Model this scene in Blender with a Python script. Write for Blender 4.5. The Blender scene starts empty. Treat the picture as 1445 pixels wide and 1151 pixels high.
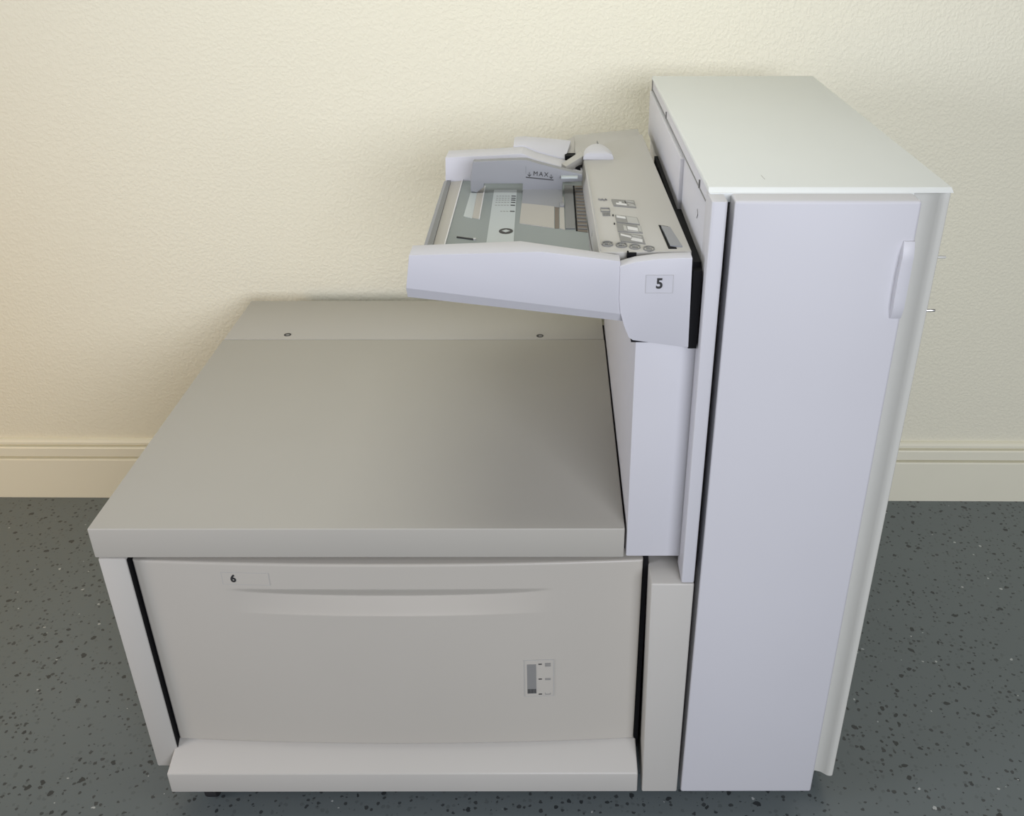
import bpy, bmesh, math
from mathutils import Vector, Matrix, noise

SC = bpy.context.scene
COL = SC.collection
PI = math.pi

# ------------------------------------------------------------------ materials
def new_mat(name, color, rough=0.5, spec=0.5, metallic=0.0):
    m = bpy.data.materials.new(name)
    m.use_nodes = True
    b = m.node_tree.nodes['Principled BSDF']
    b.inputs['Base Color'].default_value = (*color, 1)
    b.inputs['Roughness'].default_value = rough
    b.inputs['Specular IOR Level'].default_value = spec
    b.inputs['Metallic'].default_value = metallic
    return m, m.node_tree, b

def plastic(name, color, rough=0.45, bump=0.05, scale=900, var=0.03, spec=0.4):
    m, nt, b = new_mat(name, color, rough, spec)
    N, L = nt.nodes, nt.links
    tc = N.new('ShaderNodeTexCoord')
    n1 = N.new('ShaderNodeTexNoise'); n1.inputs['Scale'].default_value = scale
    n1.inputs['Detail'].default_value = 2
    L.new(tc.outputs['Object'], n1.inputs['Vector'])
    bp = N.new('ShaderNodeBump'); bp.inputs['Strength'].default_value = bump
    bp.inputs['Distance'].default_value = 0.0006
    L.new(n1.outputs['Fac'], bp.inputs['Height']); L.new(bp.outputs['Normal'], b.inputs['Normal'])
    n2 = N.new('ShaderNodeTexNoise'); n2.inputs['Scale'].default_value = 5
    n2.inputs['Detail'].default_value = 3
    L.new(tc.outputs['Object'], n2.inputs['Vector'])
    mx = N.new('ShaderNodeMix'); mx.data_type = 'RGBA'
    mx.inputs[6].default_value = (*[c*(1-var) for c in color], 1)
    mx.inputs[7].default_value = (*[min(1, c*(1+var)) for c in color], 1)
    L.new(n2.outputs['Fac'], mx.inputs[0]); L.new(mx.outputs[2], b.inputs['Base Color'])
    return m

M = {}
M['shell'] = plastic('painted_shell', (0.485, 0.472, 0.435), 0.42)
M['lid'] = plastic('painted_lid', (0.41, 0.395, 0.35), 0.5)
M['front'] = plastic('drawer_plastic', (0.46, 0.438, 0.388), 0.36)
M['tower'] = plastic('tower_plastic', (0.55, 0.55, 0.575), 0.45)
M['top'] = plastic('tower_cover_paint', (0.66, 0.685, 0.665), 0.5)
M['flange'] = plastic('bare_flange', (0.58, 0.58, 0.53), 0.4)
M['hood'] = plastic('hood_plastic', (0.435, 0.425, 0.395), 0.5)
M['tray'] = plastic('tray_plastic', (0.535, 0.535, 0.565), 0.45)
M['grey'] = plastic('guide_grey', (0.25, 0.257, 0.27), 0.5)
M['bed'] = plastic('bed_grey_green', (0.235, 0.265, 0.262), 0.5)
M['bar'] = plastic('bed_edge_grey', (0.18, 0.185, 0.185), 0.5)
M['cream'] = plastic('bed_cream', (0.40, 0.385, 0.35), 0.5)
M['pale'] = plastic('bed_pale_strip', (0.43, 0.47, 0.47), 0.4)
M['roller'] = plastic('roller_brown', (0.16, 0.135, 0.11), 0.6)
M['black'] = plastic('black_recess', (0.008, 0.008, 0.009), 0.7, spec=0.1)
M['rubber'] = plastic('black_rubber', (0.02, 0.02, 0.022), 0.6)
M['ink'] = plastic('printed_ink', (0.03, 0.03, 0.03), 0.5)
M['inkgrey'] = plastic('printed_grey', (0.22, 0.22, 0.21), 0.5)
M['inkpale'] = plastic('printed_pale_grey', (0.40, 0.40, 0.38), 0.5)
M['sticker'] = plastic('clear_sticker', (0.60, 0.60, 0.60), 0.3)
M['edge'] = plastic('sticker_edge', (0.42, 0.42, 0.42), 0.4)
M['steel'], _, _ = new_mat('steel', (0.55, 0.55, 0.55), 0.3, 0.5, 1.0)

def wall_mat():
    m, nt, b = new_mat('orange_peel_wall', (0.785, 0.76, 0.615), 0.6, 0.3)
    N, L = nt.nodes, nt.links
    tc = N.new('ShaderNodeTexCoord')
    n1 = N.new('ShaderNodeTexNoise'); n1.inputs['Scale'].default_value = 165
    n1.inputs['Detail'].default_value = 3; n1.inputs['Roughness'].default_value = 0.55
    L.new(tc.outputs['Object'], n1.inputs['Vector'])
    n2 = N.new('ShaderNodeTexNoise'); n2.inputs['Scale'].default_value = 28
    n2.inputs['Detail'].default_value = 2
    L.new(tc.outputs['Object'], n2.inputs['Vector'])
    r = N.new('ShaderNodeValToRGB')
    r.color_ramp.elements[0].position = 0.42; r.color_ramp.elements[1].position = 0.62
    L.new(n1.outputs['Fac'], r.inputs['Fac'])
    ma = N.new('ShaderNodeMath'); ma.operation = 'MULTIPLY_ADD'
    ma.inputs[1].default_value = 0.7
    L.new(n2.outputs['Fac'], ma.inputs[0]); L.new(r.outputs['Color'], ma.inputs[2])
    bp = N.new('ShaderNodeBump'); bp.inputs['Strength'].default_value = 0.25
    bp.inputs['Distance'].default_value = 0.003
    L.new(ma.outputs[0], bp.inputs['Height']); L.new(bp.outputs['Normal'], b.inputs['Normal'])
    return m
M['wall'] = wall_mat()
M['skirting'] = plastic('skirting_paint', (0.785, 0.76, 0.615), 0.4, bump=0.25, scale=60)

def floor_mat():
    m, nt, b = new_mat('epoxy_flake_floor', (0.15, 0.17, 0.17), 0.3, 0.5)
    N, L = nt.nodes, nt.links
    tc = N.new('ShaderNodeTexCoord')
    def flakes(scale, r0, thr, seed):
        mp = N.new('ShaderNodeMapping'); mp.inputs['Location'].default_value = (seed, seed*1.7, 0)
        L.new(tc.outputs['Object'], mp.inputs['Vector'])
        wn = N.new('ShaderNodeTexNoise'); wn.inputs['Scale'].default_value = scale*1.6
        L.new(mp.outputs['Vector'], wn.inputs['Vector'])
        vm = N.new('ShaderNodeVectorMath'); vm.operation = 'MULTIPLY_ADD'
        vm.inputs[1].default_value = (0.6/scale,)*3
        L.new(wn.outputs['Color'], vm.inputs[0]); L.new(mp.outputs['Vector'], vm.inputs[2])
        v = N.new('ShaderNodeTexVoronoi'); v.voronoi_dimensions = '2D'
        v.inputs['Scale'].default_value = scale
        L.new(vm.outputs[0], v.inputs['Vector'])
        sep = N.new('ShaderNodeSeparateColor'); L.new(v.outputs['Color'], sep.inputs[0])
        # radius depends on the random cell value: only some cells carry a flake
        mr = N.new('ShaderNodeMapRange')
        mr.inputs['From Min'].default_value = thr; mr.inputs['From Max'].default_value = 1
        mr.inputs['To Min'].default_value = 0; mr.inputs['To Max'].default_value = r0
        L.new(sep.outputs[0], mr.inputs['Value'])
        lt = N.new('ShaderNodeMath'); lt.operation = 'LESS_THAN'
        L.new(v.outputs['Distance'], lt.inputs[0]); L.new(mr.outputs[0], lt.inputs[1])
        return lt.outputs[0]
    dark1 = flakes(120, 0.42, 0.80, 0.0)
    dark2 = flakes(52, 0.26, 0.80, 3.1)
    white = flakes(80, 0.22, 0.975, 7.7)
    mid = flakes(120, 0.42, 0.7, 11.3)
    n = N.new('ShaderNodeTexNoise'); n.inputs['Scale'].default_value = 4; n.inputs['Detail'].default_value = 5
    L.new(tc.outputs['Object'], n.inputs['Vector'])
    def mix(fac, a, col):
        mx = N.new('ShaderNodeMix'); mx.data_type = 'RGBA'
        L.new(fac, mx.inputs[0])
        if isinstance(a, tuple): mx.inputs[6].default_value = (*a, 1)
        else: L.new(a, mx.inputs[6])
        mx.inputs[7].default_value = (*col, 1)
        return mx.outputs[2]
    base = mix(n.outputs['Fac'], (0.120, 0.143, 0.146), (0.140, 0.165, 0.168))
    c = mix(mid, base, (0.108, 0.126, 0.128))
    c = mix(dark1, c, (0.05, 0.056, 0.058))
    c = mix(dark2, c, (0.035, 0.04, 0.042))
    c = mix(white, c, (0.42, 0.44, 0.43))
    L.new(c, b.inputs['Base Color'])
    n3 = N.new('ShaderNodeTexNoise'); n3.inputs['Scale'].default_value = 120
    L.new(tc.outputs['Object'], n3.inputs['Vector'])
    bp = N.new('ShaderNodeBump'); bp.inputs['Strength'].default_value = 0.08
    bp.inputs['Distance'].default_value = 0.002
    L.new(n3.outputs['Fac'], bp.inputs['Height']); L.new(bp.outputs['Normal'], b.inputs['Normal'])
    return m
M['floor'] = floor_mat()

# ------------------------------------------------------------------ mesh helpers
def new_bm(): return bmesh.new()

def bevel_bm(bm, w, seg=2, angle=25):
    if w <= 0: return
    es = [e for e in bm.edges if len(e.link_faces) == 2 and e.calc_face_angle(0) > math.radians(angle)]
    bmesh.ops.bevel(bm, geom=es, offset=w, segments=seg, profile=0.5, affect='EDGES', clamp_overlap=True)

def obj(name, bm, mat, parent=None, smooth=True, label=None):
    bmesh.ops.recalc_face_normals(bm, faces=bm.faces)
    me = bpy.data.meshes.new(name); bm.to_mesh(me); bm.free()
    for mm in (mat if isinstance(mat, (list, tuple)) else [mat]): me.materials.append(mm)
    if smooth:
        for p in me.polygons: p.use_smooth = True
        me.set_sharp_from_angle(angle=math.radians(32))
    o = bpy.data.objects.new(name, me); COL.objects.link(o)
    if parent: o.parent = parent
    if label: o['label'] = label
    return o

def hexa(pts, bev=0.0, seg=2, mi=0):
    """8 corners: bottom loop of four then top loop of four."""
    bm = bmesh.new()
    v = [bm.verts.new(p) for p in pts]
    for f in ((0,1,2,3),(7,6,5,4),(0,4,5,1),(1,5,6,2),(2,6,7,3),(3,7,4,0)):
        bm.faces.new([v[i] for i in f])
    bmesh.ops.recalc_face_normals(bm, faces=bm.faces)
    bevel_bm(bm, bev, seg)
    for f in bm.faces: f.material_index = mi
    return bm

def box(x0, x1, y0, y1, z0, z1, bev=0.0, seg=2, mi=0):
    return hexa([(x0,y0,z0),(x1,y0,z0),(x1,y1,z0),(x0,y1,z0),(x0,y0,z1),(x1,y0,z1),(x1,y1,z1),(x0,y1,z1)], bev, seg, mi)

def prism(pts, a0, a1, axis='Y', bev=0.0, seg=2, mi=0):
    """polygon extruded along an axis. axis Y: pts are (x,z); axis Z: (x,y); axis X: (y,z)"""
    bm = bmesh.new()
    def P(p, a):
        return {'Y': (p[0], a, p[1]), 'Z': (p[0], p[1], a), 'X': (a, p[0], p[1])}[axis]
    A = [bm.verts.new(P(p, a0)) for p in pts]; B = [bm.verts.new(P(p, a1)) for p in pts]
    bm.faces.new(A); bm.faces.new(B[::-1])
    n = len(pts)
    for i in range(n): bm.faces.new([A[i], A[(i+1) % n], B[(i+1) % n], B[i]])
    bmesh.ops.recalc_face_normals(bm, faces=bm.faces)
    bevel_bm(bm, bev, seg)
    for f in bm.faces: f.material_index = mi
    return bm

def loft(loops, bev=0.0, seg=2):
    """closed solid through a list of equal-length vertex loops"""
    bm = bmesh.new()
    V = [[bm.verts.new(p) for p in l] for l in loops]
    n = len(loops[0])
    bm.faces.new(V[0]); bm.faces.new(V[-1][::-1])
    for a, b in zip(V, V[1:]):
        for i in range(n): bm.faces.new([a[i], a[(i+1) % n], b[(i+1) % n], b[i]])
    bmesh.ops.recalc_face_normals(bm, faces=bm.faces)
    bevel_bm(bm, bev, seg)
    return bm

def cyl(c, r, h, axis='Z', n=24, bev=0.0, mi=0, r2=None):
    bm = bmesh.new()
    bmesh.ops.create_cone(bm, cap_ends=True, segments=n, radius1=r, radius2=r if r2 is None else r2, depth=h)
    if bev: bevel_bm(bm, bev, 2, 50)
    rot = {'Z': Matrix.Identity(4), 'X': Matrix.Rotation(PI/2, 4, 'Y'), 'Y': Matrix.Rotation(-PI/2, 4, 'X')}[axis]
    bm.transform(Matrix.Translation(c) @ rot)
    for f in bm.faces: f.material_index = mi
    return bm

def join(*bms):
    out = bmesh.new()
    for b in bms:
        me = bpy.data.meshes.new('tmp'); b.to_mesh(me); b.free()
        out.from_mesh(me); bpy.data.meshes.remove(me)
    return out

def text_bm(txt, size, mat4, depth=0.0002, bold=0.0, mi=0, spacing=1.0, xs=1.0):
    cu = bpy.data.curves.new('txt', 'FONT'); cu.body = txt; cu.size = size
    cu.extrude = depth; cu.offset = bold; cu.align_x = 'CENTER'; cu.align_y = 'CENTER'
    cu.space_character = spacing; cu.resolution_u = 4
    o = bpy.data.objects.new('txt', cu); COL.objects.link(o)
    dg = bpy.context.evaluated_depsgraph_get()
    me = bpy.data.meshes.new_from_object(o.evaluated_get(dg))
    bm = bmesh.new(); bm.from_mesh(me)
    bm.transform(mat4 @ Matrix.Diagonal((xs, 1, 1, 1)))
    bpy.data.objects.remove(o); bpy.data.curves.remove(cu); bpy.data.meshes.remove(me)
    for f in bm.faces: f.material_index = mi
    return bm

FRONT = Matrix.Rotation(PI/2, 4, 'X')          # text standing in the XZ plane, read from -Y
def at(x, y, z, R=Matrix.Identity(4)): return Matrix.Translation((x, y, z)) @ R

def group_empty(name, loc, parent=None):
    o = bpy.data.objects.new(name, None); COL.objects.link(o)
    o.empty_display_size = 0.05; o.location = loc
    if parent: o.parent = parent
    return o

# ------------------------------------------------------------------ the room
def struct(o): o['kind'] = 'structure'; return o
YW = 0.822
WR = -0.0083                                    # the wall runs very slightly askew to the machine
def wy(x, y): return y + WR*(x - 0.32)
fl = bmesh.new()
fv = [fl.verts.new(p) for p in ((-3.2,-4,-.05),(4,-4,-.05),(4,1.0,-.05),(-3.2,1.0,-.05),(-3.2,-4,0),(4,-4,0),(4,1.0,0),(-3.2,1.0,0))]
for f in ((0,1,2,3),(7,6,5,4),(0,4,5,1),(1,5,6,2),(2,6,7,3),(3,7,4,0)): fl.faces.new([fv[i] for i in f])
struct(obj('floor', fl, M['floor'], smooth=False))
X0, X1 = -3.2, 4.0
struct(obj('wall_back', hexa([(X0,wy(X0,YW),0),(X1,wy(X1,YW),0),(X1,1.0,0),(X0,1.0,0),(X0,wy(X0,YW),2.6),(X1,wy(X1,YW),2.6),(X1,1.0,2.6),(X0,1.0,2.6)]), M['wall'], smooth=False))
# moulded skirting: profile (distance in front of the wall, height)
prof = [(0.0,0.0),(0.021,0.0),(0.021,0.1005),(0.020,0.103),(0.008,0.1042),(0.008,0.1066),(0.0165,0.1080),(0.0165,0.129),(0.015,0.1315),(0.006,0.1325),(0.006,0.1350),(0.0115,0.1362),(0.0115,0.1415),(0.008,0.146),(0.003,0.148),(0.0,0.148)]
def skirt_loop(x): return [(x, wy(x, YW) - d + 0.0005, z) for d, z in prof]
sk = loft([skirt_loop(X0), skirt_loop(X1)])
struct(obj('baseboard_back', sk, M['skirting'], smooth=False))

# ------------------------------------------------------------------ the machine
root = group_empty('paper_feeder', (0.5, 0.3, 0.0))
root['label'] = 'off-white paper feeder with a low drawer unit and tall narrow tower against the wall'
root['category'] = 'paper feeder'
root_m = Matrix.Translation((-0.5, -0.3, 0))
def part(name, bm, mat, parent=root, label=None, smooth=True):
    """geometry is given in room coordinates; stored relative to the machine's base"""
    bm.transform(root_m)
    return obj(name, bm, mat, parent, smooth, label)

# --- low unit: black fill that paints the gap shade, side panel, two-piece lid
part('gap_shade_fill', join(box(.0396,.7205,.034,.742,.066,.463), box(.0396,.0408,.0018,.036,.100,.463), box(.7203,.7262,.012,.036,.100,.462), box(.7204,.764,.105,.60,.075,.462), box(.772,.79,.012,.60,.075,.93)), M['black'])
part('side_panel', box(.003,.0395,.0,.742,.0725,.4655,.0022), M['shell'])
lid = part('lid', join(box(.0,.6925,.0,.5688,.4671,.5138,.0018,3)), M['lid'])
rear = part('rear_cover', box(.0015,.6915,.5706,.7482,.4671,.5138,.0012,2), M['lid'])
for (sx, sy) in ((.1125,.5885),(.5752,.5838)):
    # dished screw hole: dark cup with a steel screw head, set in the rear cover
    bm = join(cyl((sx,sy,.51395),.0066,.0006,'Z',24,0,0), cyl((sx+.0006,sy-.001,.5142),.0034,.0004,'Z',16,0.0001,1))
    part('screw', bm, [M['ink'], M['inkgrey']], rear)

# --- drawer front: bowed in plan with a long scooped grip
DX0, DX1, DZ0, DZ1 = .0418, .7195, .1195, .4560
def drawer_y(x, z, scoop=True):
    u = (x-(DX0+DX1)/2)/((DX1-DX0)/2)
    y = .0095 - .0105*(1-u*u)
    e = min(x-DX0, DX1-x, z-DZ0, DZ1-z)
    r = .0035
    if e < r: y += r - math.sqrt(max(0, r*r-(r-e)**2))
    if scoop:
        t = (x-.381)/.2150
        if abs(t) < 1:
            zt = .4145 - .0015*t*t; zb = .3680 + .004*t*t
            D = .0125*(1-t*t)**0.9
            k = .44*(1-t*t)**.6 + .02
            if zb < z < zt:
                s = (zt-z)/(zt-zb)
                if s < k: f = s/k; f = .75*f + .25*f*f*(3-2*f)
                else: f = 1-(s-k)/(1-k); f = f**0.9
                y += D*f
    return y
def axis_samples(a, b, n, extra=()):
    s = [a+(b-a)*i/n for i in range(n+1)]
    for d in (.0004,.001,.002,.003,.0036): s += [a+d, b-d]
    s += list(extra)
    return sorted(set(round(v, 5) for v in s))
xs = axis_samples(DX0, DX1, 110)
zs = axis_samples(DZ0, DZ1, 40, [.363+.001*i for i in range(55)])
bm = bmesh.new()
G = [[bm.verts.new((x, drawer_y(x, z), z)) for z in zs] for x in xs]
for i in range(len(xs)-1):
    for j in range(len(zs)-1):
        bm.faces.new([G[i][j], G[i+1][j], G[i+1][j+1], G[i][j+1]])
# side walls and back
ring = [G[i][0] for i in range(len(xs))] + [G[-1][j] for j in range(1, len(zs))] + [G[i][-1] for i in range(len(xs)-2, -1, -1)] + [G[0][j] for j in range(len(zs)-2, 0, -1)]
back = [bm.verts.new((v.co.x, .0335, v.co.z)) for v in ring]
n = len(ring)
for i in range(n): bm.faces.new([ring[i], back[i], back[(i+1) % n], ring[(i+1) % n]])
bm.faces.new(back)
drawer = part('drawer', bm, M['front'])

def on_drawer(x): return drawer_y(x, .3, False)
# number sticker with its outline
def sticker(x0, x1, z0, z1, yf, txt, tx, tz, ts, bold, xsq):
    t = .0003; y = yf
    e = .0006
    parts = [hexa([(x0,y(x0)-t,z0),(x1,y(x1)-t,z0),(x1,y(x1)+t,z0),(x0,y(x0)+t,z0),(x0,y(x0)-t,z1),(x1,y(x1)-t,z1),(x1,y(x1)+t,z1),(x0,y(x0)+t,z1)])]
    t2 = t+.0001
    for (a, b, c, d) in ((x0-e,x1+e,z0-e,z0),(x0-e,x1+e,z1,z1+e),(x0-e,x0,z0,z1),(x1,x1+e,z0,z1)):
        parts.append(hexa([(a,y(a)-t2,c),(b,y(b)-t2,c),(b,y(b)+t,c),(a,y(a)+t,c),(a,y(a)-t2,d),(b,y(b)-t2,d),(b,y(b)+t,d),(a,y(a)+t,d)], mi=1))
    parts.append(text_bm(txt, ts, at(tx, y(tx)-t-.0002, tz, FRONT), .0002, bold, 2, 1, xsq))
    return join(*parts)
part('number_label', sticker(.1592,.2218,.4207,.4402, on_drawer, '6', .1740, .4300, .0165, .0006, 0.9), [M['front'], M['inkpale'], M['ink']], drawer, 'clear sticker with a black 6', smooth=False)

# paper level gauge on the drawer
def dr(x0, x1, z0, z1, p=.0006, mi=0):
    z0 += .0237; z1 += .0237
    return hexa([(x0,on_drawer(x0)-p,z0),(x1,on_drawer(x1)-p,z0),(x1,on_drawer(x1)+.001,z0),(x0,on_drawer(x0)+.001,z0),
                 (x0,on_drawer(x0)-p,z1),(x1,on_drawer(x1)-p,z1),(x1,on_drawer(x1)+.001,z1),(x0,on_drawer(x0)+.001,z1)], mi=mi)
g = [dr(.5590,.6000,.1915,.2605,.0004,0)]
e = .0007
g += [dr(.5590-e,.6000+e,.2605,.2605+e,.0008,1), dr(.5590-e,.5590,.1915,.2605,.0008,1), dr(.6000,.6000+e*1.3,.1915,.2605,.0008,1), dr(.5590-e,.6+e,.1915-e,.1915,.0006,1)]
g += [dr(.5628,.5757,.1965,.2528,.0007,2)]
for k in range(6): g.append(dr(.5634+.0021*k,.5634+.0021*k+.0014,.1972,.2055,.0009,3))
for zz in (.2528,.2243,.1950): g.append(dr(.5790,.5838,zz-.0009,zz+.0009,.0008,3))
for k in range(4): g.append(dr(.5882,.5962,.2482+.0018*k,.2493+.0018*k,.0007,2))
for k in range(2): g.append(dr(.5882,.5962,.2222+.0022*k,.2236+.0022*k,.0007,2))
g.append(dr(.5882,.5962,.1938,.1950,.0007,2)); g.append(dr(.5882,.5886,.1938,.1975,.0007,2)); g.append(dr(.5958,.5962,.1938,.1975,.0007,2))
part('level_gauge', join(*g), [M['front'], M['inkpale'], M['inkgrey'], M['ink']], drawer, 'small paper level window with three marks', smooth=False)

# --- base ledge, corner column
lg = loft([
    [(.0305,-.030,.0512),(.0305,-.030,.0903),(.0375,.0130,.1185),(.0375,.055,.1185),(.0305,.055,.0512)],
    [(.7250,-.030,.0512),(.7245,-.030,.0903),(.7225,.0130,.1185),(.7225,.055,.1185),(.7250,.055,.0512)]])
bevel_bm(lg, .0022, 3, 20)
part('base_ledge', lg, M['shell'])
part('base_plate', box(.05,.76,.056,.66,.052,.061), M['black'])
part('corner_column', hexa([(.7318,-.030,.0512),(.7842,-.030,.0512),(.7842,.10,.0512),(.7318,.10,.0512),(.7268,-.030,.4478),(.7826,-.030,.4478),(.7826,.10,.4478),(.7268,.10,.4478)],.0024,3), M['shell'])

# --- transport post under the bypass tray
post = prism([(.6951,.4690),(.7665,.4690),(.7665,.7770),(.6951,.7905)], .0, .640, 'Y', .0022)
part('transport_post', post, M['tower'])

# --- tall tower
part('tower_body', prism([(.786,.0215),(.992,.0215),(1.006,.0205),(1.0135,.0180),(1.018,.0142),(1.0215,.0115),(1.0255,.0105),(1.0290,.0112),(1.0305,.0135),(1.0315,.645),(.786,.645)], .036, .9564, 'Z'), M['flange'])
side = box(.7662,.7715,.0,.644,.4695,.9564,.0008)
part('tower_side_panel', side, M['tower'])
# side strip beside the door: front edge panel with a sloping inner chamfer
st = prism([(.7655,.012),(.7655,-.0285),(.7672,-.0300),(.7805,-.0300),(.7822,-.0285),(.7822,.012)], .4500, .9550, 'Z', .0014)
part('front_strip', st, M['tower'])
door = part('tower_door', box(.7898,.9845,-.030,.0085,.0508,.9556,.0032,3), M['tower'])
# door grip: shallow raised pull that stands proud along the right edge
hz0, hz1 = .8236, .9128
loops = []
for k in range(13):
    s = k/12; z = hz0+(hz1-hz0)*s
    bow = 1-(2*s-1)**2
    xl = .9712 - .0016*bow
    d = .0015+.006*min(1, 6*min(s, 1-s)+.15)
    loops.append([(xl,-.0295,z),(xl+.001,-.0300-d,z),(.9836,-.0300-d*.9,z),(.9843,-.0295,z)])
part('door_handle', loft(loops, .0004), M['tower'], door, 'curved pull along the right edge')
# lock: top cover with bevelled front bezel
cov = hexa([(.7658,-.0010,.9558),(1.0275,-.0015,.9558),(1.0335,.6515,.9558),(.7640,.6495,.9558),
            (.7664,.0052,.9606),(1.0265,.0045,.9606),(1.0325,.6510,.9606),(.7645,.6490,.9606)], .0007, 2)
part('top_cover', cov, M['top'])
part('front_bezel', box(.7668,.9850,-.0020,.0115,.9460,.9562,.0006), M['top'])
# seam and marks on the left face
part('side_seam', join(hexa([(.7651,.012,.9424),(.7664,.012,.9424),(.7664,.644,.9394),(.7651,.644,.9394),(.7651,.012,.9434),(.7664,.012,.9434),(.7664,.644,.9404),(.7651,.644,.9404)]),
                       box(.7643,.7664,.062,.0632,.9424,.9520), box(.7643,.7664,.4225,.4240,.9405,.9500), box(.7643,.7660,.6425,.6440,.935,.960)), M['inkgrey'])
for (y, z) in ((.6200,.9051),(.3554,.9060),(.0640,.9112)):
    mk = []
    for sg in (1, -1):
        a = [(y-.0015, z+sg*.0002), (y+.0035, z+sg*.0048)]
        mk.append(prism([(a[0][0],a[0][1]-.0009),(a[1][0],a[1][1]-.0009),(a[1][0],a[1][1]+.0009),(a[0][0],a[0][1]+.0009)], .7656, .7664, 'X'))
    part('moulded_mark', join(*mk), M['inkgrey'])
# raised guide panel on the side face between the hood and the strip
part('side_guide', box(.7612,.7664,.205,.640,.868,.9385,.0006), M['tower'])
# screws and latch pins behind the right side
part('latch_pin', cyl((1.0345,.0165,.8772),.0016,.012,'X',10,.0003), M['flange'])
part('latch_pin', cyl((1.0345,.0135,.8136),.0017,.010,'X',10,.0003), M['steel'], label='dark steel pin')
# small scratch on the top cover
sc = hexa([(.8308,.0500,.9602),(.8312,.0500,.9602),(.8322,.0335,.9602),(.8318,.0335,.9602),(.8308,.0500,.96075),(.8312,.0500,.96075),(.8322,.0335,.96075),(.8318,.0335,.96075)])
part('scratch', sc, M['inkgrey'])

# --- casters
def caster(x, y):
    p = part('caster', join(box(x-.018,x+.018,y-.018,y+.018,.047,.0525,.001), box(x-.0145,x-.0115,y-.012,y+.012,.018,.048,.001), box(x+.0115,x+.0145,y-.012,y+.012,.018,.048,.001)), M['steel'])
    part('wheel', join(cyl((x,y,.0195),.0195,.018,'X',28,.002)), M['rubber'], p)
for x, y in ((.075,.012),(.70,.10),(.075,.66),(.70,.60),(.95,.10),(.95,.58)): caster(x, y)
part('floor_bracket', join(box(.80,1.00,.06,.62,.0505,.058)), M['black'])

# --- bypass tray (tray 5)
tray = group_empty('bypass_tray', (0,0,0), root)
F = -.015
# front arm: upper body and a sloping under-chamfer
arm = loft([
    [(.4381,F,.8523),(.4441,F,.8909),(.5877,F,.8950),(.6735,F,.8840),(.6790,F,.8205)],
    [(.4381,.016,.8523),(.4441,.016,.8912),(.5640,.024,.8935),(.6735,.004,.8845),(.6790,.004,.8205)],
])
bevel_bm(arm, .0009, 2, 20)
under = loft([
    [(.4381,F+.0004,.8525),(.6790,F+.0004,.8207),(.6790,-.006,.8165-.0075),(.4378,-.006,.8420-.0035)],
    [(.4381,.020,.8525),(.6790,.016,.8207),(.6790,.016,.8165-.0075),(.4378,.020,.8420-.0035)],
])
part('front_arm', join(arm, under), M['tray'], tray)
# end block carrying the number 5
bpts = [(.6733,.8788),(.6900,.8838),(.7146,.8872),(.7330,.8882),(.7515,.8886),(.7541,.7806),(.6905,.7898),(.6855,.7935),(.6796,.8085),(.6752,.8240),(.6735,.8400)]
blk = loft([[(x, F-.0018, z) for x, z in bpts], [(x, .0, z+(.0006 if z > .86 else 0)) for x, z in bpts]])
bevel_bm(blk, .0009, 2, 22)
part('end_block', blk, M['tray'], tray)
part('number_label', sticker(.7023,.7317,.8482,.8685, lambda x: F-.0018, '5', .7171, .8585, .0165, .0005, .95), [M['tray'], M['edge'], M['ink']], tray, 'sticker with a black 5', smooth=False)
part('block_gap_shade', join(box(.690,.7640,-.001,.05,.780,.878), box(.7541,.7640,-.0135,.10,.778,.872), box(.6700,.690,.004,.30,.8075,.838), box(.7560,.7665,.05,.47,.81,.873)), M['black'], tray)  # black boxes paint the shaded line and gap around the end block
# underside pan carrying the bed
pan = prism([(.447,.853),(.4475,.845),(.66,.818),(.66,.853)], .018, .415, 'Y', .001)
part('under_pan', pan, M['tray'], tray)

# bed plate with its printed and cut details
Z = .8565
def flat(pts, z0, z1, mi=0): return prism(pts, z0, z1, 'Z', 0, 2, mi)
bed = part('paper_bed', join(flat([(.469,.016),(.6445,.002),(.6445,.392),(.466,.392)], .850, Z)), M['bed'], tray)
def sub(name, bm, mat, label=None, smooth=False): return part(name, bm, mat, bed, label, smooth)
part('bed_edge', join(flat([(.4485,.014),(.4555,.014),(.4488,.392),(.4433,.392)], .850, Z+.0016), hexa([(.4425,.014,.850),(.4485,.014,.850),(.4433,.392,.850),(.4370,.392,.850),(.4436,.014,Z-.001),(.4485,.014,Z+.0016),(.4433,.392,Z+.0016),(.4384,.392,Z-.001)], mi=1)), [M['bar'], M['grey']], tray, smooth=False)
part('bed_slope', join(hexa([(.4555,.014,.850),(.469,.014,.850),(.466,.392,.850),(.4488,.392,.850),(.4555,.014,Z-.001),(.469,.014,Z+.001),(.466,.392,Z+.001),(.4488,.392,Z-.001)]),
                       flat([(.4682,.014),(.4697,.014),(.4668,.392),(.4653,.392)], Z-.001, Z+.0025, 1)), [M['cream'], M['sticker']], tray, smooth=False)
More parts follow.
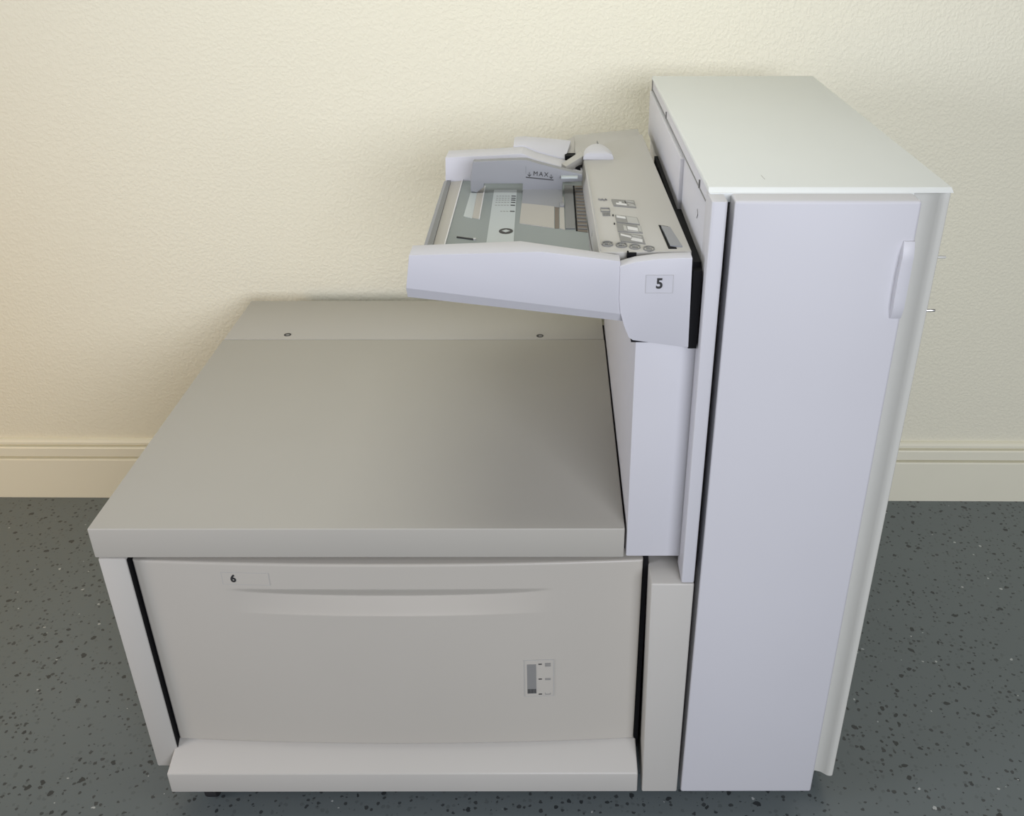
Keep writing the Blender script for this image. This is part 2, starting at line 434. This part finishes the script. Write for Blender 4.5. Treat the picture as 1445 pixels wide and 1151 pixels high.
# thin plates lying in the bed
h = Z+.0005
slot = join(flat([(.4815,.2238),(.4934,.2149),(.4916,.345),(.4826,.345)], Z-.001, h, 0), flat([(.4934,.2175),(.5025,.2125),(.5005,.36),(.4916,.36)], Z-.001, h, 1), flat([(.5025,.2119),(.5039,.2119),(.5019,.362),(.5005,.362)], Z-.001, h+.001, 2))
part('guide_slot', slot, [M['pale'], M['cream'], M['sticker']], bed, smooth=False)
scale_bits = [flat([(.5184,.108),(.5519,.104),(.5478,.345),(.5152,.3452)], Z-.001, h, 0)]
for i, (yy, w1, wd) in enumerate(((.3125,.0190,.0052),(.302,.0190,.0048),(.2935,.0190,.0048),(.283,.0185,.0048),(.270,.0195,.0062),(.2430,.0090,.0062))):
    xr = .5497 - (yy-.104)*-.0  # right column of size marks
    xr = .5475 + (.345-yy)*.012
    scale_bits.append(flat([(xr-.0066,yy),(xr-.0004,yy-.0008),(xr-.0004,yy+.0030),(xr-.0066,yy+.0038)], Z-.001, h+.0002, 1))
    k = 0; x = xr-.009
    while x > xr-.009-w1:
        scale_bits.append(flat([(x-.0028,yy+.0010),(x,yy+.0004),(x,yy+.0022),(x-.0028,yy+.0028)], Z-.001, h+.0002, 2)); x -= .0040; k += 1
# oval with a diamond
def oval(cx, cy, rx, ry, z0, z1, n=20, mi=0): return flat([(cx+rx*math.cos(a*2*PI/n), cy+ry*math.sin(a*2*PI/n)) for a in range(n)], z0, z1, mi)
scale_bits.append(oval(.5403,.1637,.0090,.0108, Z-.001, h+.0003, 24, 1))
scale_bits.append(oval(.5403,.1637,.0072,.0084, Z-.001, h+.0004, 24, 1))
scale_bits.append(flat([(.5350,.1637),(.5403,.1585),(.5456,.1637),(.5403,.1689)], Z-.001, h+.0005, 0))
part('size_scale', join(*scale_bits), [M['pale'], M['ink'], M['inkgrey']], bed, 'pale strip with black size marks', smooth=False)
part('side_pin', join(flat([(.4805,.1421),(.5045,.1326),(.5040,.1300),(.4800,.1395)], Z-.001, h+.001, 0), cyl((.5032,.1316,h+.0005),.0018,.0025,'Z',12,0,1)), [M['ink'], M['sticker']], bed, smooth=False)
part('insert_panel', join(flat([(.5564,.1946),(.6014,.1748),(.6014,.34),(.5570,.34)], Z-.001, h+.0004, 0), flat([(.6023,.1748),(.6077,.1748),(.6080,.30),(.6023,.30)], Z-.001, h-.0002, 1), flat([(.6086,.1748),(.6150,.1693),(.6146,.31),(.6090,.31)], Z-.001, h+.0004, 0)), [M['cream'], M['roller'], M['bar']], bed, smooth=False)
part('feed_bar', join(flat([(.6161,.1721),(.6283,.1721),(.6277,.365),(.6161,.365)], Z-.001, h+.0012, 0), flat([(.6290,.165),(.6312,.165),(.6308,.365),(.6285,.365)], Z-.001, h+.0003, 1)), [M['bar'], M['black']], bed, smooth=False)
rb = [flat([(.6313,.1640),(.6440,.1600),(.6430,.365),(.6313,.365)], Z-.001, h+.0002, 0)]
for k in range(13): rb.append(flat([(.6318,.170+.015*k),(.6435,.168+.015*k),(.6435,.1705+.015*k),(.6318,.1725+.015*k)], Z, h+.0016, 1))
part('feed_rollers', join(*rb), [M['roller'], M['bar']], bed, smooth=False)

# rear fence mirrors the front arm
fen = loft([
    [(.4404,.390,.848),(.4424,.390,.8915),(.5166,.390,.8948),(.5549,.390,.8975),(.5755,.390,.8887),(.6200,.390,.8765),(.6440,.390,.8700),(.6440,.390,.838)],
    [(.4404,.432,.848),(.4436,.432,.8915),(.5166,.432,.8948),(.5549,.432,.8975),(.5755,.432,.8887),(.6200,.432,.8765),(.6440,.432,.8700),(.6440,.432,.838)]])
bevel_bm(fen, .0012, 2, 8)
part('rear_fence', fen, M['tray'], tray)
# grey side guide with feet and a MAX line
GY0, GY1 = .328, .3420
gp = [(.4829,.8592),(.4838,.8800),(.4877,.9015),(.5280,.9035),(.5560,.9042),(.5640,.9040),(.5766,.9000),(.6123,.8905),(.6412,.8840),(.6414,.8739),(.6135,.8729),(.6125,.8590),(.5565,.8605),(.5570,.8708),(.5023,.8708),(.5021,.8655),(.4918,.8580)]
gd = join(prism(gp, GY0, GY1, 'Y', .0009, 3),
          loft([[(.5570,.278,.8572),(.6130,.259,.8572),(.6130,.334,.8572),(.5570,.334,.8572)],[(.5572,.3275,.8625),(.6128,.3275,.8625),(.6128,.340,.8625),(.5572,.340,.8625)]], .0003),
          box(.4835,.4915,.334,.356,.8572,.868,.0004),
          prism([(.6092,.8571),(.6150,.8571),(.6150,.8600),(.6092,.8600)], .262, .276, 'Y', .0003))
guide = part('paper_guide', gd, M['grey'], tray, 'grey sliding side guide')
part('guide_tab', box(.6110,.6345,.318,.3290,.8800,.8830,.0008), M['pale'], guide)
part('guide_cover', box(.6145,.6365,.3865,.3905,.838,.862,.0005), M['cream'], tray)
Yt = GY0-.0001
tt = text_bm('MAX', .0088, at(.5825,Yt,.8842, Matrix.Rotation(math.radians(5.5), 4, 'Y') @ FRONT), .0003, 0.0, 0, 1.3)
def lnbox(x0, z0, x1, z1, h_): return prism([(x0,z0-h_),(x1,z1-h_),(x1,z1+h_),(x0,z0+h_)], Yt-.0004, Yt+.0005, 'Y')
fm = [tt, lnbox(.5615,.8800,.6004,.8760,.0006)]
for (x, z) in ((.5665,.8803),(.5972,.8772)):
    fm += [prism([(x-.0003,z+.001),(x+.0003,z+.001),(x+.0003,z+.0068),(x-.0003,z+.0068)], Yt-.0004, Yt+.0005, 'Y'),
           lnbox(x-.0024,.0034+z,x,.0012+z,.0005), lnbox(x,.0012+z,x+.0024,.0034+z,.0005)]
part('fill_mark', join(*fm), M['ink'], guide, 'black MAX line with two arrows', smooth=False)
part('guide_groove', prism([(.5612,.8845),(.5615,.8845),(.5617,.8960),(.5614,.8960)], Yt-.0002, Yt+.0005, 'Y'), M['bar'], guide, smooth=False)

# hood over the feed rollers
HZ = .886
hd = hexa([(.6475,.012,.835),(.7545,.012,.835),(.7445,.560,.835),(.6370,.470,.835),
           (.6515,.012,HZ-.0015),(.7545,.012,HZ),(.7440,.560,HZ),(.6440,.470,HZ-.0015)], .0018, 3)
hood = part('feed_hood', hd, M['hood'], tray)
part('hood_edge_strip', flat([(.6530,.016),(.6537,.016),(.6473,.42),(.6466,.42)], HZ-.003, HZ-.0004), M['edge'], hood, smooth=False)
# black marks down the hood's left face
for (y, L_) in ((.185,.012),(.150,.02),(.118,.012)):
    part('side_print', hexa([(.6468,y,.866),(.6490,y,.866),(.6490,y+L_,.866),(.6468,y+L_,.866),(.6482,y,.874),(.6500,y,.874),(.6500,y+L_,.874),(.6482,y+L_,.874)]), M['inkpale'], hood, smooth=False)
# instruction stickers
T0, T1 = HZ-.001, HZ+.0003
def pic(name, corners, mi_list, seed):
    (a, b, c, d) = corners
    def P(u, v):
        x = (a[0]*(1-u)+b[0]*u)*(1-v)+(d[0]*(1-u)+c[0]*u)*v
        y = (a[1]*(1-u)+b[1]*u)*(1-v)+(d[1]*(1-u)+c[1]*u)*v
        return (x, y)
    bits = [flat([P(0,0),P(1,0),P(1,1),P(0,1)], T0, T1, 0)]
    for (u0, v0, u1, v1, sk_, mi) in mi_list:
        bits.append(flat([P(u0,v0),P(u1,v0+sk_),P(u1,v1+sk_),P(u0,v1)], T0, T1+.0002+.00005*mi, mi))
    return part(name, join(*bits), [M['inkgrey'], M['sticker'], M['inkpale'], M['ink']], hood, smooth=False)
pic('instruction_picture', ((.6755,.2047),(.7043,.1986),(.7048,.1689),(.6767,.1776)), [(.14,.55,.60,.80,.05,1),(.28,.35,.40,.55,0,1),(.62,.1,.95,.25,.1,2),(.66,.5,.92,.62,.12,2),(.7,.72,.97,.85,.05,2),(.55,.2,.6,.5,.1,3)], 1)
pic('instruction_picture', ((.6764,.1403),(.7026,.1293),(.7040,.1025),(.6766,.1130)), [(.05,.10,.45,.38,.05,1),(.5,.08,.97,.95,0,2),(.55,.2,.75,.34,.03,0),(.5,.45,.95,.5,.08,0)], 2)
pic('instruction_picture', ((.6765,.1104),(.7044,.0972),(.7048,.0716),(.6763,.0792)), [(.42,.30,.84,.72,.08,1),(.26,.25,.38,.85,.05,2),(.86,.05,.98,.95,0,2),(.4,.86,.95,.94,.02,2)], 3)
pic('instruction_picture', ((.6769,.0741),(.7042,.0642),(.7050,.0351),(.6775,.0447)), [(.06,.14,.48,.34,.16,1),(.52,.10,.92,.22,.12,2),(.5,.45,.92,.60,.1,1),(.45,.62,.90,.80,.08,1),(.55,.33,.9,.38,.1,2)], 4)
def ring(cx, cy, rx, ry, n=22, w=.18, mi=0):
    bm = bmesh.new(); O = []; I = []; O2 = []; I2 = []
    for k in range(n):
        a = 2*PI*k/n
        for lst, s, z in ((O,1,T1+.0002),(I,1-w,T1+.0002),(O2,1,T0),(I2,1-w,T0)):
            lst.append(bm.verts.new((cx+rx*s*math.cos(a), cy+ry*s*math.sin(a), z)))
    for k in range(n):
        j = (k+1) % n
        bm.faces.new([O[k],O[j],I[j],I[k]]); bm.faces.new([O[k],O2[k],O2[j],O[j]]); bm.faces.new([I[k],I[j],I2[j],I2[k]])
    return bm
for i, (cx, cy) in enumerate(((.6618,.0370),(.6776,.0325),(.6923,.0265),(.7076,.0205))):
    bits = [ring(cx,cy,.0066,.0082)]
    bits += [flat([(cx-.003,cy-.001),(cx+.001,cy-.002),(cx+.001,cy+.0002),(cx-.003,cy+.0012)], T0, T1+.0003), flat([(cx+.002,cy-.003),(cx+.0028,cy-.003),(cx+.0028,cy+.003),(cx+.002,cy+.003)], T0, T1+.0003)]
    if i in (1,3): bits.append(flat([(cx-.002,cy+.003),(cx+.001,cy+.002),(cx+.001,cy+.003),(cx-.002,cy+.004)], T0, T1+.0003))
    part('paper_icon', join(*bits), M['inkgrey'], hood, smooth=False)
bits = [flat([(.6582,.2077),(.6618,.2050),(.6618,.2030),(.6582,.2055)], T0, T1+.0002)]
for k in range(7):
    x = .6618+.0011*k; y = .2035+.0022*math.sin(k*1.6)
    bits.append(flat([(x,y),(x+.0012,y-.0004),(x+.0012,y+.0012),(x,y+.0016)], T0, T1+.0002))
part('printed_symbol', join(*bits), M['inkgrey'], hood, smooth=False)
fr = [flat([(.6593,.1688),(.6709,.1680),(.6709,.1672),(.6593,.1680)], T0, T1+.0002), flat([(.6595,.1552),(.6711,.1544),(.6711,.1536),(.6595,.1544)], T0, T1+.0002),
      flat([(.6593,.1688),(.6598,.1688),(.6600,.1544),(.6595,.1544)], T0, T1+.0002), flat([(.6705,.1688),(.6710,.1688),(.6712,.1544),(.6707,.1544)], T0, T1+.0002)]
for r_ in range(3):
    for k in range(8):
        fr.append(flat([(.6612+.0012*k,.1475-.0042*r_),(.6620+.0012*k,.1472-.0042*r_),(.6620+.0012*k,.1494-.0042*r_),(.6612+.0012*k,.1497-.0042*r_)], T0, T1+.0002))
part('printed_caption', join(*fr), M['inkgrey'], hood, smooth=False)
for (x, y) in ((.6738,.1395),(.6738,.1075)): part('printed_dot', oval(x,y,.0009,.0022,T0,T1+.0002,10), M['ink'], hood, smooth=False)
# release latch at the hood's right edge: dark outline and a flat finger pad
part('release_latch', join(flat([(.7262,.1010),(.7370,.0955),(.7372,.0905),(.7280,.0955),(.7318,.0270),(.7385,.0235),(.7388,.0190),(.7295,.0195)], T0, T1+.0001, 1),
                           flat([(.7285,.0950),(.7385,.0905),(.7455,.0240),(.7320,.0265)], T0, T1+.0012, 0)), [M['grey'], M['black']], hood, smooth=False)
part('hood_notch', join(box(.6822,.6842,.0050,.0110,.880,.8868,.0002), box(.6842,.6925,.0040,.0062,.880,.8866,.0002)), M['black'], tray)
# half-round boss on the hood with its little fin
bm = bmesh.new()
dome_loops = []
nd = 14
for (s, z) in ((1.0, HZ-.001),(.97,HZ+.004),(.80,HZ+.0075),(.45,HZ+.0095)):
    L_ = []
    for k in range(nd+1):
        a = PI*k/nd
        L_.append((.6665+.0225*s*math.cos(a)-.0, .4030+(.075*s)*math.sin(a)+(1-s)*.01, z))
    dome_loops.append(L_)
part('round_boss', loft(dome_loops), M['tray'], hood)
part('boss_fin', hexa([(.6675,.487,.884),(.6685,.487,.884),(.6725,.462,.884),(.6700,.462,.884),(.6675,.487,.893),(.6680,.487,.893),(.6722,.462,.889),(.6702,.462,.889)]), M['inkgrey'], hood)
# lever linking the fence to the hood, over a dark opening
part('link_opening', join(box(.6175,.6365,.434,.452,.86,.8825), box(.6260,.6400,.395,.432,.866,.8762)), M['black'], tray)
lev = hexa([(.6120,.388,.872),(.6185,.372,.872),(.6470,.418,.876),(.6410,.440,.876),(.6120,.388,.8835),(.6185,.372,.8835),(.6470,.418,.8885),(.6410,.440,.8885)], .0008)
part('link_lever', lev, M['hood'], tray)
# rear housings behind the fence
rl = loft([
    [(.5385,.434,.850),(.5400,.434,.8975),(.5560,.434,.8985),(.5765,.434,.8900),(.6180,.434,.8790),(.6185,.434,.850)],
    [(.5385,.486,.850),(.5400,.486,.8990),(.5560,.486,.9000),(.5900,.486,.8975),(.6280,.486,.8935),(.6185,.486,.850)]])
bevel_bm(rl, .0016, 2, 20)
part('rear_housing', rl, M['tray'], tray)
part('rear_scoop', loft([[(.6130,.438,.850),(.6130,.438,.8740),(.6330,.438,.8740),(.6330,.438,.850)],[(.6150,.495,.850),(.6150,.495,.8900),(.6330,.520,.8920),(.6330,.520,.850)]], .001), M['cream'], tray)
rr = loft([[(.6330,.440,.845),(.6330,.440,.8835),(.7445,.470,.8855),(.7445,.470,.845)],[(.6310,.556,.845),(.6310,.556,.8850),(.7405,.600,.8860),(.7405,.600,.845)]], .003)
part('rear_housing', rr, M['hood'], tray)

# ------------------------------------------------------------------ light
def area(name, loc, target, sx, sy, power, col, spread=PI):
    l = bpy.data.lights.new(name, 'AREA'); l.shape = 'RECTANGLE'; l.size = sx; l.size_y = sy
    l.energy = power; l.color = col; l.spread = spread
    o = bpy.data.objects.new(name, l); COL.objects.link(o)
    o.location = loc
    o.rotation_euler = (Vector(target)-Vector(loc)).to_track_quat('-Z', 'Y').to_euler()
    return o
area('ceiling_light', (0.50, 0.08, 2.05), (0.55, 0.5, 0), 0.9, 0.45, 7.4, (1.0, 1.0, 0.93))
area('window_daylight', (1.5, -2.8, 1.55), (0.9, 0.2, 0.75), 1.6, 1.1, 77, (0.85, 0.875, 0.98))
area('side_window_daylight', (-1.6, -0.85, 1.25), (0.9, 0.3, 1.0), 0.8, 0.8, 7.4, (0.84, 0.87, 1.0), 1.5)
area('warm_fill_light', (-1.5, -0.5, 0.7), (-0.6, 0.85, 0.2), 0.4, 0.4, 2.6, (1.0, 0.58, 0.15), 2.0)  # added warm fill for the lower left wall, no lamp seen

w = bpy.data.worlds.new('World'); SC.world = w; w.use_nodes = True
bg = w.node_tree.nodes['Background']
bg.inputs[0].default_value = (1.0, 0.93, 0.78, 1); bg.inputs[1].default_value = 0.17

# ------------------------------------------------------------------ camera
W = 1445.0
cam = bpy.data.cameras.new('Camera'); co = bpy.data.objects.new('Camera', cam); COL.objects.link(co)
cam.sensor_fit = 'HORIZONTAL'; cam.sensor_width = 36
cam.lens = 1334.82/W*36
cam.shift_x = (722.5-786.53)/W; cam.shift_y = (551.95-575.5)/W
cam.clip_start = 0.01
pi_, ya, ro = math.radians(28.478), math.radians(.192), math.radians(.078)
fwd = Vector((math.sin(ya)*math.cos(pi_), math.cos(ya)*math.cos(pi_), -math.sin(pi_)))
r = Vector((math.cos(ya), -math.sin(ya), 0)); u = r.cross(fwd)
R_ = r*math.cos(ro)+u*math.sin(ro); U_ = -r*math.sin(ro)+u*math.cos(ro)
m4 = Matrix((R_, U_, -fwd)).transposed().to_4x4()
m4.translation = Vector((.6019, -.9864, 1.2502))
co.matrix_world = m4
SC.camera = co

SC.view_settings.view_transform = 'Standard'; SC.view_settings.look = 'None'
SC.view_settings.gamma = 1; SC.view_settings.use_curve_mapping = False
SC.view_settings.exposure = 0.0
